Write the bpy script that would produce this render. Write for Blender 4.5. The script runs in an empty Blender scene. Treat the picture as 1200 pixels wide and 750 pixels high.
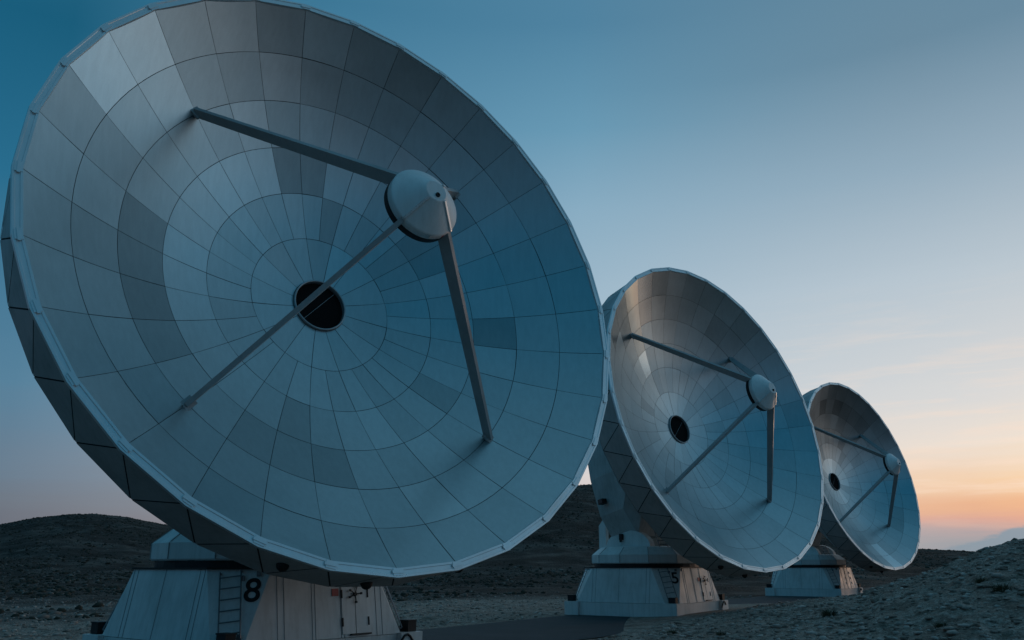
import bpy, math, random
import numpy as np
from mathutils import Vector, noise as mnoise
random.seed(7); RNG = np.random.default_rng(11)
PI = math.pi
scene = bpy.context.scene
COL = scene.collection
H = 2.29                                   # camera height above the level ground

# ------------------------------------------------------------------ materials
def new_mat(name):
    m = bpy.data.materials.new(name); m.use_nodes = True
    nt = m.node_tree; nt.nodes.clear()
    out = nt.nodes.new('ShaderNodeOutputMaterial')
    b = nt.nodes.new('ShaderNodeBsdfPrincipled')
    nt.links.new(b.outputs[0], out.inputs[0])
    return m, nt, b
def N(nt, t, **kw):
    n = nt.nodes.new(t)
    for k, v in kw.items():
        if k in n.inputs.keys() if isinstance(k, str) else False: n.inputs[k].default_value = v
        else: setattr(n, k, v)
    return n
def ramp(nt, stops, interp='LINEAR'):
    r = nt.nodes.new('ShaderNodeValToRGB'); e = r.color_ramp.elements
    r.color_ramp.interpolation = interp
    while len(e) < len(stops): e.new(0.5)
    for i, (p, c) in enumerate(stops):
        e[i].position = p
        e[i].color = (c, c, c, 1) if isinstance(c, (int, float)) else (*c, 1)
    return r
def mixc(nt, fac, a, b, mode='MIX'):
    m = nt.nodes.new('ShaderNodeMix'); m.data_type = 'RGBA'; m.blend_type = mode
    for idx, v in ((0, fac), (6, a), (7, b)):
        if hasattr(v, 'node'): nt.links.new(v, m.inputs[idx])
        else: m.inputs[idx].default_value = v if idx == 0 else (*v, 1)
    return m.outputs[2]
def math_n(nt, op, a, b=None):
    m = nt.nodes.new('ShaderNodeMath'); m.operation = op
    for i, v in enumerate((a, b)):
        if v is None: continue
        if hasattr(v, 'node'): nt.links.new(v, m.inputs[i])
        else: m.inputs[i].default_value = v
    return m.outputs[0]

def plain(name, col, rough=0.6, metal=0.0, var=0.12, scale=3.0, spec=0.4):
    m, nt, b = new_mat(name)
    tc = N(nt, 'ShaderNodeTexCoord')
    n = N(nt, 'ShaderNodeTexNoise', Scale=scale, Detail=5.0)
    nt.links.new(tc.outputs['Object'], n.inputs['Vector'])
    r = ramp(nt, [(0.3, tuple(c * (1 - var) for c in col)), (0.7, tuple(min(1, c * (1 + var)) for c in col))])
    nt.links.new(n.outputs[0], r.inputs[0]); nt.links.new(r.outputs[0], b.inputs['Base Color'])
    b.inputs['Roughness'].default_value = rough; b.inputs['Metallic'].default_value = metal
    b.inputs['Specular IOR Level'].default_value = spec
    return m

def painted(name, col, dirt=0.35, rough=0.45):
    """weathered white sheet-metal paint: vertical run-off streaks and dust blotches"""
    m, nt, b = new_mat(name)
    tc = N(nt, 'ShaderNodeTexCoord')
    mp = N(nt, 'ShaderNodeMapping'); mp.inputs['Scale'].default_value = (5.0, 5.0, 0.35)
    nt.links.new(tc.outputs['Object'], mp.inputs[0])
    st = N(nt, 'ShaderNodeTexNoise', Scale=1.6, Detail=7.0, Roughness=0.65)
    nt.links.new(mp.outputs[0], st.inputs['Vector'])
    bl = N(nt, 'ShaderNodeTexNoise', Scale=0.9, Detail=6.0, Roughness=0.6)
    nt.links.new(tc.outputs['Object'], bl.inputs['Vector'])
    r1 = ramp(nt, [(0.45, 0.0), (0.72, 1.0)]); nt.links.new(st.outputs[0], r1.inputs[0])
    r2 = ramp(nt, [(0.42, 0.0), (0.7, 1.0)]); nt.links.new(bl.outputs[0], r2.inputs[0])
    f = math_n(nt, 'MULTIPLY', math_n(nt, 'ADD', r1.outputs[0], r2.outputs[0]), dirt)
    f.node.use_clamp = True
    c = mixc(nt, f, col, (col[0] * 0.5, col[1] * 0.46, col[2] * 0.42))
    nt.links.new(c, b.inputs['Base Color'])
    rr = ramp(nt, [(0.3, rough - 0.08), (0.7, rough + 0.15)]); nt.links.new(bl.outputs[0], rr.inputs[0])
    nt.links.new(rr.outputs[0], b.inputs['Roughness'])
    bp = N(nt, 'ShaderNodeBump', Strength=0.06, Distance=0.02)
    nt.links.new(bl.outputs[0], bp.inputs['Height']); nt.links.new(bp.outputs[0], b.inputs['Normal'])
    return m

def panel_mat():
    """satin aluminium reflector panel; 'tone' and 'gloss' differ from panel to panel"""
    m, nt, b = new_mat('reflector_panel')
    at = N(nt, 'ShaderNodeAttribute', attribute_name='tone')
    ag = N(nt, 'ShaderNodeAttribute', attribute_name='gloss')
    tc = N(nt, 'ShaderNodeTexCoord')
    mp = N(nt, 'ShaderNodeMapping'); mp.inputs['Scale'].default_value = (3.2, 3.2, 0.5)
    nt.links.new(tc.outputs['Object'], mp.inputs[0])
    st = N(nt, 'ShaderNodeTexNoise', Scale=2.4, Detail=8.0, Roughness=0.68)
    nt.links.new(mp.outputs[0], st.inputs['Vector'])
    bl = N(nt, 'ShaderNodeTexNoise', Scale=0.7, Detail=7.0, Roughness=0.62)
    nt.links.new(tc.outputs['Object'], bl.inputs['Vector'])
    fi = N(nt, 'ShaderNodeTexNoise', Scale=38.0, Detail=3.0)
    nt.links.new(tc.outputs['Object'], fi.inputs['Vector'])
    r = ramp(nt, [(0.35, 0.94), (0.68, 1.03)]); nt.links.new(st.outputs[0], r.inputs[0])
    r2 = ramp(nt, [(0.3, 0.95), (0.7, 1.04)]); nt.links.new(bl.outputs[0], r2.inputs[0])
    r3 = ramp(nt, [(0.3, 0.98), (0.7, 1.02)]); nt.links.new(fi.outputs[0], r3.inputs[0])
    v = math_n(nt, 'MULTIPLY', math_n(nt, 'MULTIPLY', r.outputs[0], r2.outputs[0]), at.outputs['Fac'])
    v = math_n(nt, 'MULTIPLY', v, r3.outputs[0])
    c = mixc(nt, 1.0, (0.60, 0.62, 0.64), (1, 1, 1), 'MULTIPLY')
    cc = nt.nodes.new('ShaderNodeVectorMath'); cc.operation = 'SCALE'
    cc.inputs[0].default_value = (0.48, 0.545, 0.56); nt.links.new(v, cc.inputs['Scale'])
    nt.links.new(cc.outputs[0], b.inputs['Base Color'])
    b.inputs['Metallic'].default_value = 0.95
    rg = math_n(nt, 'ADD', ag.outputs['Fac'], math_n(nt, 'MULTIPLY', math_n(nt, 'SUBTRACT', bl.outputs[0], 0.5), 0.10))
    nt.links.new(rg, b.inputs['Roughness'])
    bp = N(nt, 'ShaderNodeBump', Strength=0.012, Distance=0.01)
    nt.links.new(fi.outputs[0], bp.inputs['Height']); nt.links.new(bp.outputs[0], b.inputs['Normal'])
    return m

M = {}
M['panel'] = panel_mat()
M['white'] = painted('weathered_white_paint', (0.78, 0.77, 0.75), 0.3)
M['housing'] = painted('housing_paint', (0.80, 0.80, 0.79), 0.2, 0.4)
M['cover'] = painted('back_cover_paint', (0.46, 0.44, 0.43), 0.3, 0.5)
M['rim'] = painted('rim_paint', (0.84, 0.84, 0.84), 0.10, 0.3)
M['hubpaint'] = painted('hub_paint', (0.55, 0.55, 0.54), 0.35, 0.5)
M['rim'].node_tree.nodes['Principled BSDF'].inputs['Metallic'].default_value = 0.5
M['dark'] = plain('dark_gap', (0.02, 0.022, 0.024), 0.8)
M['joint'] = plain('panel_joint', (0.13, 0.135, 0.14), 0.8)
M['black'] = plain('black_rubber', (0.012, 0.012, 0.013), 0.6)
M['seam'] = plain('grey_gasket', (0.33, 0.335, 0.34), 0.8)
M['membrane'] = plain('dark_membrane', (0.010, 0.010, 0.011), 0.9, 0, .1, 3, .1)
M['strut'] = painted('strut_paint', (0.40, 0.40, 0.40), 0.2, 0.45)
M['steel'] = plain('grey_steel', (0.22, 0.22, 0.23), 0.45, 0.6)
M['red'] = plain('red_sign_paint', (0.45, 0.07, 0.05), 0.5)
M['glass'] = plain('dark_glass', (0.03, 0.035, 0.04), 0.12)
M['flange'] = plain('flange_metal', (0.38, 0.39, 0.4), 0.35, 0.6)

# ------------------------------------------------------------------ mesh builder
class MB:
    def __init__(s): s.v = []; s.f = []; s.mi = []; s.sm = []
    def add(s, vs, fs, mi=0, smooth=False):
        o = len(s.v); s.v.extend([tuple(map(float, p)) for p in vs])
        for f in fs: s.f.append([o + i for i in f]); s.mi.append(mi); s.sm.append(smooth)
    def build(s, name, mats, parent=None, origin=(0, 0, 0), outward=True):
        me = bpy.data.meshes.new(name)
        o = np.array(origin, float)
        me.from_pydata([tuple(np.array(p) - o) for p in s.v], [], s.f)
        for m in (mats if isinstance(mats, (list, tuple)) else [mats]): me.materials.append(m)
        me.polygons.foreach_set('material_index', s.mi)
        me.polygons.foreach_set('use_smooth', s.sm)
        me.update()
        if outward:
            import bmesh
            bm = bmesh.new(); bm.from_mesh(me)
            bmesh.ops.recalc_face_normals(bm, faces=bm.faces); bm.to_mesh(me); bm.free()
        ob = bpy.data.objects.new(name, me); COL.objects.link(ob)
        if parent is not None: ob.parent = parent
        return ob
    def prism(s, poly_a, poly_b, mi=0, smooth=False, caps=True):
        n = len(poly_a)
        fs = [[i, (i + 1) % n, n + (i + 1) % n, n + i] for i in range(n)]
        s.add(list(poly_a) + list(poly_b), fs, mi, smooth)
        if caps: s.add(list(poly_a), [list(range(n))], mi); s.add(list(poly_b), [list(range(n))], mi)
    def boxf(s, c, ax, ay, az, mi=0):
        """box: centre and three half-axis vectors"""
        c, ax, ay, az = (np.array(t, float) for t in (c, ax, ay, az))
        a = [c + i * ax + j * ay - az for i, j in ((-1, -1), (1, -1), (1, 1), (-1, 1))]
        b = [c + i * ax + j * ay + az for i, j in ((-1, -1), (1, -1), (1, 1), (-1, 1))]
        s.add(a + b, [[3, 2, 1, 0], [4, 5, 6, 7], [0, 1, 5, 4], [1, 2, 6, 5], [2, 3, 7, 6], [3, 0, 4, 7]], mi)
    def tube(s, p, q, r, mi=0, n=8, r2=None):
        p, q = np.array(p, float), np.array(q, float); d = q - p; d /= np.linalg.norm(d)
        u = np.cross(d, (0.31, 0.2, 0.93)); u /= np.linalg.norm(u); w = np.cross(d, u)
        r2 = r if r2 is None else r2
        a = [p + r * (math.cos(t) * u + math.sin(t) * w) for t in np.linspace(0, 2 * PI, n, endpoint=False)]
        b = [q + r2 * (math.cos(t) * u + math.sin(t) * w) for t in np.linspace(0, 2 * PI, n, endpoint=False)]
        s.prism(a, b, mi, n > 6)
    def lathe(s, c, axis, u, w, prof, n=48, mi=0, smooth=True, close=False):
        """prof: list of (axial, radius)"""
        rings = []
        for z, r in prof:
            rings.append([c + axis * z + r * (math.cos(t) * u + math.sin(t) * w) for t in np.linspace(0, 2 * PI, n, endpoint=False)])
        vs = [p for r in rings for p in r]; fs = []
        for i in range(len(rings) - 1):
            for j in range(n):
                fs.append([i * n + j, i * n + (j + 1) % n, (i + 1) * n + (j + 1) % n, (i + 1) * n + j])
        if close: fs.append(list(range(n))); fs.append([(len(rings) - 1) * n + j for j in range(n)])
        s.add(vs, fs, mi, smooth)

def empty(name, loc, label, cat, group=None):
    o = bpy.data.objects.new(name, None); COL.objects.link(o)
    o.location = loc; o.empty_display_size = 0.3
    o['label'] = label; o['category'] = cat
    if group: o['group'] = group
    return o

# ------------------------------------------------------------------ radio telescope
PHI0 = math.radians(168.75); DPHI = 2 * PI / 32
FOC = 4.902; RIM = 7.5
RINGS = [0.74, 1.937, 3.154, 4.309, 5.416, 6.468, 7.5]
def seam(k): return PHI0 - (k - 1) * DPHI

def telescope(spec):
    V = np.array(spec['vertex']) + (0, 0, H)
    az, el = math.radians(spec['az']), math.radians(spec['el'])
    A = np.array([math.sin(az) * math.cos(el), math.cos(az) * math.cos(el), math.sin(el)])
    Rv = np.array([-math.cos(az), math.sin(az), 0.0]); U = np.cross(A, Rv); U = U if U[2] > 0 else -U
    Ah = np.array([math.sin(az), math.cos(az), 0.0])
    cx, cy = spec['base']; gz = spec.get('ground', 0.0)
    root = empty('radio_telescope', (cx, cy, gz), spec['label'], 'radio telescope', 'radio telescopes in a row')
    O = (cx, cy, gz); Z = np.array([0, 0, 1.0])
    P3 = lambda r, ph, z: V + r * (math.cos(ph) * Rv + math.sin(ph) * U) + z * A
    S3 = lambda r, ph, dz=0.0: P3(r, ph, r * r / (4 * FOC) + dz)
    rnd = random.Random(spec['seed'])

    # --- reflector panels: 16 inner + 5 x 32, every panel its own sheet with a gap round it
    mb = MB(); tone = []; gloss = []
    for i in range(6):
        n = 16 if i == 0 else 32
        for k in range(n):
            p0, p1 = (seam(2 * k + 1), seam(2 * k + 3)) if i == 0 else (seam(k + 1), seam(k + 2))
            r0, r1 = RINGS[i] + 0.0065, RINGS[i + 1] - 0.0065
            nr, na = 4, 5 if i == 0 else 4
            tx, ty, to = rnd.gauss(0, .004), rnd.gauss(0, .004), rnd.gauss(0, .002)
            t = spec['tones'].get((i, k + 1), None)
            base_t = rnd.gauss(spec['ringtone'][i], 0.035)
            if t is None:
                t = base_t
                if rnd.random() < 0.05: t *= 0.82
            g = spec.get('gloss', {}).get((i, k + 1), rnd.gauss(0.37, 0.03))
            vs = []
            for a in range(nr + 1):
                r = r0 + (r1 - r0) * a / nr
                for c in range(na + 1):
                    gap = 0.006 / r
                    s = c / na
                    ph = (p0 - gap) + ((p1 + gap) - (p0 - gap)) * s
                    vs.append(S3(r, ph, to + tx * (a / nr - .5) + ty * (s - .5)))
            fs = [[a * (na + 1) + c, a * (na + 1) + c + 1, (a + 1) * (na + 1) + c + 1, (a + 1) * (na + 1) + c] for a in range(nr) for c in range(na)]
            mb.add(vs, fs, 0, True); tone += [t] * len(fs); gloss += [g] * len(fs)
    refl = mb.build('reflector', M['panel'], root, O, outward=False)
    at = refl.data.attributes.new('tone', 'FLOAT', 'FACE'); at.data.foreach_set('value', tone)
    ag = refl.data.attributes.new('gloss', 'FLOAT', 'FACE'); ag.data.foreach_set('value', gloss)
    sb = MB()
    prof = [(r * r / (4 * FOC) - 0.045, r) for r in np.linspace(0.7, 7.5, 20)]
    sb.lathe(V, A, Rv, U, prof, 64)
    sb.build('backing_shell', M['joint'], refl, O)

    # --- rim: faceted channel with two lips and a clamp at every joint
    rb = MB(); z0 = RIM * RIM / (4 * FOC)
    secs = [(7.485, z0 + 0.008), (7.485, z0 + 0.026), (7.53, z0 + 0.026), (7.54, z0 + 0.012), (7.62, z0 + 0.012),
            (7.63, z0 + 0.024), (7.675, z0 + 0.022), (7.685, z0 - 0.04), (7.60, z0 - 0.12), (7.47, z0 - 0.12)]
    for k in range(32):
        a = [P3(r, seam(k + 1), z) for r, z in secs]; b = [P3(r, seam(k + 2), z) for r, z in secs]
        rb.prism(a, b, 0, False, caps=False)
    rb.build('rim', M['rim'], refl, O)
    for k in range(32):
        ph = seam(k + 1); rad = math.cos(ph) * Rv + math.sin(ph) * U; tan = -math.sin(ph) * Rv + math.cos(ph) * U
        cb = MB()
        cb.boxf(P3(7.56, ph, z0 + 0.025), rad * 0.075, tan * 0.11, A * 0.012)
        cb.boxf(P3(7.56, ph, z0 + 0.045), rad * 0.03, tan * 0.14, A * 0.006)
        cb.build('joint_clamp', M['rim'], refl, O)

    # --- feed opening in the middle
    fb = MB()
    fb.lathe(V, A, Rv, U, [(0.0, 0.735), (0.09, 0.735), (0.10, 0.725), (0.10, 0.70), (0.09, 0.69), (-0.05, 0.69)], 64)
    fo = fb.build('feed_opening', M['flange'], refl, O)
    fm = MB(); fm.lathe(V, A, Rv, U, [(-0.03, 0.692), (-0.035, 0.3), (-0.035, 0.003)], 48)
    fm.boxf(V - 0.02 * A, (Rv * .7 + U * .7) * 0.66, (Rv * .7 - U * .7) * 0.006, A * 0.004, 1)
    fm.build('feed_membrane', [M['membrane'], M['seam']], fo, O)

    # --- back cover: antiprism band of triangles, then a faceted cone to the hub
    bb = MB()
    top = [P3(7.585, seam(k), z0 - 0.11) for k in range(1, 33)]
    low = [P3(7.57, seam(k - 0.5), 1.38) for k in range(1, 33)]
    def tri(a, b, c, inset=0.016):
        cen = (a + b + c) / 3; out = []
        pts = [a, b, c]
        for i in range(3):
            p, q, r = pts[i], pts[(i + 1) % 3], pts[i - 1]
            e1 = (q - p) / np.linalg.norm(q - p); e2 = (r - p) / np.linalg.norm(r - p)
            sn = np.linalg.norm(np.cross(e1, e2)); out.append(p + (e1 + e2) * inset / max(sn, .2))
        bb.add(out, [[0, 1, 2]], 0)
    for k in range(32):
        tri(top[k - 1], top[k], low[k]); tri(low[k], low[(k + 1) % 32], top[k])
    mid = [P3(5.2, seam(k - 0.5), -0.55) for k in range(1, 33)]
    inn = [P3(2.35, seam(k - 0.5), -2.9) for k in range(1, 33)]
    for ra, rbg in ((low, mid), (mid, inn)):
        for k in range(32):
            q = [ra[k], ra[(k + 1) % 32], rbg[(k + 1) % 32], rbg[k]]
            c = sum(q) / 4
            bb.add([p + (c - p) / np.linalg.norm(c - p) * 0.03 for p in q], [[0, 1, 2, 3]], 0)
    # dark frame behind the sheets
    sh = lambda L, s: [V + (p - V) * s for p in L]
    for ra, rbg in ((top, low), (low, mid), (mid, inn)):
        i1 = [p - 0.02 * (p - V - A * 1) / np.linalg.norm(p - V - A * 1) for p in ra]
        i2 = [p - 0.02 * (p - V - A * 1) / np.linalg.norm(p - V - A * 1) for p in rbg]
        for k in range(32):
            if ra is top:
                bb.add([i1[k - 1], i1[k], i2[k]], [[0, 1, 2]], 1); bb.add([i2[k], i2[(k + 1) % 32], i1[k]], [[0, 1, 2]], 1)
            else:
                bb.add([i1[k], i1[(k + 1) % 32], i2[(k + 1) % 32], i2[k]], [[0, 1, 2, 3]], 1)
    cov = bb.build('back_cover', [M['cover'], M['dark']], root, O, outward=False)
    for k, zl in ((25.45, 2.15), (24.1, 1.85), (22.5, 1.9)):
        ph = seam(k); lm = MB(); c = P3(7.56, ph, zl)
        rad = math.cos(ph) * Rv + math.sin(ph) * U
        prof = [(0.13 * math.sin(t), 0.13 * math.cos(t)) for t in np.linspace(-PI / 2 + .05, PI / 2 - .05, 9)]
        lm.lathe(c, rad, A, np.cross(rad, A), prof, 18, 0, True, True)
        lm.tube(c - rad * 0.25, c - rad * 0.10, 0.07, 1, 10)
        lm.build('round_lamp', [M['black'], M['steel']], cov, O)

    # --- subreflector housing
    sr = MB()
    prof = [(5.06, 0.80), (5.075, 0.845), (5.25, 0.852), (5.275, 0.835), (5.715, 0.275), (5.73, 0.255), (5.731, 0.24)]
    sr.lathe(V, A, Rv, U, prof[:3], 56)
    sr.lathe(V, A, Rv, U, prof[2:4], 56); sr.lathe(V, A, Rv, U, prof[3:5], 56); sr.lathe(V, A, Rv, U, prof[4:], 56)
    cap = [V + 5.7315 * A + 0.25 * (math.cos(t) * Rv + math.sin(t) * U) for t in np.linspace(0, 2 * PI, 40, endpoint=False)]
    sr.add(cap, [list(range(40))], 0)
    sub = sr.build('subreflector_housing', M['housing'], root, O)
    sm = MB(); sm.lathe(V, A, Rv, U, [(4.925, 0.80), (4.93, 0.842), (5.062, 0.842)], 56)
    sm.build('dark_gap_ring', M['black'], sub, O)
    sm = MB(); sm.lathe(V, A, Rv, U, [(4.90, 0.82), (4.905, 0.835), (4.925, 0.835)], 56)
    sm.lathe(V, A, Rv, U, [(4.90, 0.82), (4.86, 0.5), (4.83, 0.2), (4.82, 0.01)], 56)
    sm.build('subreflector', M['black'], sub, O)
    sm = MB(); c = V + 5.735 * A - U * 0.11 + Rv * 0.02
    sm.lathe(c, A, Rv, U, [(0, 0.055), (0.03, 0.055), (0.03, 0.035), (0.0, 0.03), (0.0, 0.002)], 20)
    sm.build('port', M['black'], sub, O)
    for (ph, zc, dw, dh, nm, mt) in ((math.radians(-75), 5.17, 0.16, 0.05, 'hatch', M['white']), (math.radians(-58), 5.15, 0.035, 0.03, 'red_mark', M['red'])):
        rad = math.cos(ph) * Rv + math.sin(ph) * U; tan = -math.sin(ph) * Rv + math.cos(ph) * U
        sm = MB(); sm.boxf(P3(0.848, ph, zc), rad * 0.008, tan * dw, A * dh); sm.build(nm, mt, sub, O)

    # --- four struts (deep narrow blades) with fins running up the housing
    for q in range(4):
        ph = seam(4) - q * PI / 2
        rad = math.cos(ph) * Rv + math.sin(ph) * U; tan = -math.sin(ph) * Rv + math.cos(ph) * U
        f0 = S3(5.47, ph, -0.01); h0 = P3(0.70, ph, 5.13)
        d = (h0 - f0) / np.linalg.norm(h0 - f0); nrm = np.cross(d, tan); nrm = nrm if nrm @ A > 0 else -nrm
        st = MB(); w = 0.055
        def sec(c, dep, w): return [c - nrm * dep * .5 - tan * w, c - nrm * dep * .5 + tan * w, c + nrm * dep * .5 + tan * w, c + nrm * dep * .5 - tan * w]
        st.prism(sec(f0 + d * 0.02, 0.22, w), sec(h0, 0.32, w))
        st.boxf(f0 + A * 0.03, rad * 0.19, tan * 0.12, A * 0.03)
        so = st.build('strut', M['strut'], root, O)
        if q == 0: continue
        fn = MB()
        pr = [(5.25, 0.855), (5.275, 0.838), (5.715, 0.278)]
        for (za, ra), (zb, rb_) in zip(pr[:-1], pr[1:]):
            a0, a1 = P3(ra, ph, za), P3(rb_, ph, zb)
            o_ = (A * 0.75 + rad * 0.65) * 0.035
            fn.prism([a0 - tan * .028, a0 + tan * .028, a0 + o_ + tan * .028, a0 + o_ - tan * .028],
                     [a1 - tan * .028, a1 + tan * .028, a1 + o_ + tan * .028, a1 + o_ - tan * .028])
        fn.build('fin', M['rim'], so, O)

    # --- hub box behind the dish (tips with it)
    cs = [(-.9, 2.0), (.9, 2.0), (1.7, .7), (1.75, -1.25), (1.5, -3.15), (.8, -4.5), (-.8, -4.5), (-1.5, -3.15), (-1.75, -1.25), (-1.7, .7)]
    hb = MB()
    pa = [V - 3.35 * A + u * Rv + v * U for u, v in cs]; pb = [V - 5.0 * A + u * Rv + v * U for u, v in cs]
    hb.prism(pa, pb)
    pc = [V - 2.7 * A + u * 1.18 * Rv + (v * 0.78) * U for u, v in cs]
    hb.prism(pc, pa, caps=False)
    # raised joint straps
    for u0, v0, u1, v1 in ((-1.75, -1.25, -1.7, .7),):
        pass
    hub = hb.build('receiver_cabin', M['hubpaint'], root, O)
    fl = MB(); c = V - 4.35 * A - 1.62 * Rv - 2.55 * U
    fl.boxf(c - Rv * .22, Rv * .16, A * .17, U * .12); fl.tube(c, c - Rv * .1, 0.05, 0)
    flo = fl.build('floodlight', M['black'], hub, O)
    fl = MB(); fl.boxf(c - Rv * .39, Rv * .008, A * .15, U * .10); fl.build('lens', M['glass'], flo, O)

    # --- turning house on the base, and the two yoke plates
    zt = 2.23 + gz
    C0 = np.array([cx, cy, 0.0]); ang0 = math.atan2(Ah[1], Ah[0]) + PI / 12
    def ring(r, z, n=12): return [C0 + (r * math.cos(ang0 + t), r * math.sin(ang0 + t), z) for t in np.linspace(0, 2 * PI, n, endpoint=False)]
    th = MB()
    lev = [(2.70, zt + .20), (2.73, zt + .24), (2.73, zt + .62), (2.70, zt + .64), (2.28, zt + .98), (2.0, zt + 1.02)]
    rr = [ring(r, z) for r, z in lev]
    for a, b in zip(rr[:-1], rr[1:]): th.prism(a, b, caps=False)
    th.add(rr[-1], [list(range(12))]); th.add(rr[0], [list(range(12))])
    for i in range(12):                       # standing seams at the corners
        th.tube(rr[1][i], rr[2][i], 0.018, 1, 6); th.tube(rr[3][i], rr[4][i], 0.018, 1, 6)
    tho = th.build('turning_house', [M['white'], M['seam']], root, O)
    ld = MB(); d0 = ang0 + math.radians(0)
    gdir = np.array([0.25, -0.97, 0]); gdir /= np.linalg.norm(gdir); gt = np.array([0.97, 0.25, 0])
    for s in (-.22, .22):
        ld.tube(C0 + gdir * 2.30 + gt * s + Z * (zt + 1.0), C0 + gdir * 1.75 + gt * s + Z * (zt + 1.75), 0.025, 0, 6)
    for j in range(4):
        c = C0 + gdir * (2.22 - .13 * j) + Z * (zt + 1.1 + .18 * j); ld.tube(c - gt * .22, c + gt * .22, 0.02, 0, 6)
    ld.build('roof_ladder', M['steel'], tho, O)
    for s in (-1, 1):
        yk = MB(); c = C0 + s * 1.12 * Rv
        outl = [(-1.5, zt + 1.0)] + [(-1.5 * math.cos(t), zt + 1.0 + .82 * math.sin(t)) for t in np.linspace(0, PI, 17)[1:-1]] + [(1.5, zt + 1.0)]
        yk.prism([c - .17 * s * Rv + Ah * x + Z * z for x, z in outl], [c + .17 * s * Rv + Ah * x + Z * z for x, z in outl])
        # rear upright plate
        q = [(-2.2, zt + 1.0), (-2.9, zt + .9), (-2.9, zt + 2.1), (-2.2, zt + 2.6)]
        yk.prism([c - .10 * Rv + Ah * (x * .72) + Z * z for x, z in q], [c + .10 * Rv + Ah * (x * .72) + Z * z for x, z in q])
        yo = yk.build('yoke', M['white'], root, O)
        lm = MB(); cl = c + s * .2 * Rv + Z * (zt + 1.5) - Ah * 0.35
        lm.boxf(cl + s * Rv * .06, Rv * .06, Ah * .10, Z * .15); lm.boxf(cl + s * Rv * .1 - Z * .2, Rv * .04, Ah * .05, Z * .06)
        lm.build('junction_box', M['black'], yo, O)

    # --- base: tapered blockhouse with cut corners on a plinth
    psi = math.radians(spec['yaw'])
    a = np.array([-math.cos(psi), math.sin(psi), 0]); b = np.array([math.sin(psi), math.cos(psi), 0])
    W = lambda u, v, z: np.array([cx, cy, gz]) + a * u + b * v + Z * z
    zp, zb = 0.635, 2.225; hbt, ht, cbt, ct = 2.86, 2.62, 0.5, 1.02
    def octo(h, c, z):
        return [W(*p, z) for p in ((h - c, -h), (-h + c, -h), (-h, -h + c), (-h, h - c), (-h + c, h), (h - c, h), (h, h - c), (h, -h + c))]
    bs = MB()
    ob_, ot_ = octo(hbt, cbt, zp), octo(ht, ct, zb)
    bs.prism(ob_, ot_)
    bs.prism(octo(ht + .05, ct, zb + .002), octo(ht + .05, ct, zb + .045), 1)     # dark drip edge
    gp = lambda z: [np.array([cx + 2.62 * math.cos(t), cy + 2.62 * math.sin(t), z]) for t in np.linspace(0, 2 * PI, 32, endpoint=False)]
    bs.prism(gp(gz + zb + .046), gp(gz + zb + .21), 1)    # dark bearing gap
    # face helper: i = face index (0 = left face, 1 = near chamfer, 2 = right face, 7 = left chamfer)
    def face(i):
        bl, br, tl, tr = ob_[i], ob_[(i + 1) % 8], ot_[i], ot_[(i + 1) % 8]
        n = np.cross(br - bl, tl - bl); n /= np.linalg.norm(n)
        if n @ (bl - np.array([cx, cy, bl[2]])) < 0: n = -n
        f = lambda s, t, off=0.0: (bl * (1 - s) + br * s) * (1 - t) + (tl * (1 - s) + tr * s) * t + n * off
        return f, n
    def strip(i, d, w=0.008):
        """gasket line running up face i at the distance d (in half-widths of the foot) from its middle line"""
        bl, br, tl, tr = ob_[i], ob_[(i + 1) % 8], ot_[i], ot_[(i + 1) % 8]
        f, n = face(i); wb = np.linalg.norm(br - bl) / 2; wt = np.linalg.norm(tr - tl) / 2; uu = (br - bl) / (2 * wb)
        mbt, mtp = (bl + br) / 2, (tl + tr) / 2; x = d * wb
        t1 = 1.0 if abs(x) < wt - .03 else max(0.1, (wb - abs(x)) / max(wb - wt, 1e-6) - .02)
        p, q = mbt + uu * x, mbt + (mtp - mbt) * t1 + uu * x
        bs.prism([p - uu * w + n * .001, p + uu * w + n * .001, p + uu * w + n * .008, p - uu * w + n * .008],
                 [q - uu * w + n * .001, q + uu * w + n * .001, q + uu * w + n * .008, q - uu * w + n * .008], 2)
    F0, F1, F2, F7 = face(0), face(1), face(2), face(7)
    for s in (-.66, -.58, -.04, .58, .66): strip(0, s)
    for s in (-.62, -.54, -.2, -.16, .17, .21, .66, .74): strip(2, s, .007)
    for i in (3, 4, 5, 6):
        for s in (-.6, 0, .6): strip(i, s)
    base = bs.build('base', [M['white'], M['black'], M['seam']], root, O)
    pb_ = MB(); hp = 2.86
    pb_.prism([W(x * hp, y * hp, -0.5) for x, y in ((-1, -1), (1, -1), (1, 1), (-1, 1))], [W(x * hp, y * hp, zp - .012) for x, y in ((-1, -1), (1, -1), (1, 1), (-1, 1))])
    for x in (-1, 1):
        for y in (-1, 1):
            pb_.prism([W(x * u, y * v, -0.5) for u, v in ((2.25, 2.25), (3.02, 2.25), (3.02, 3.02), (2.25, 3.02))],
                      [W(x * u, y * v, zp + .02) for u, v in ((2.25, 2.25), (3.02, 2.25), (3.02, 3.02), (2.25, 3.02))])
    pl = pb_.build('plinth', M['white'], base, O)
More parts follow.
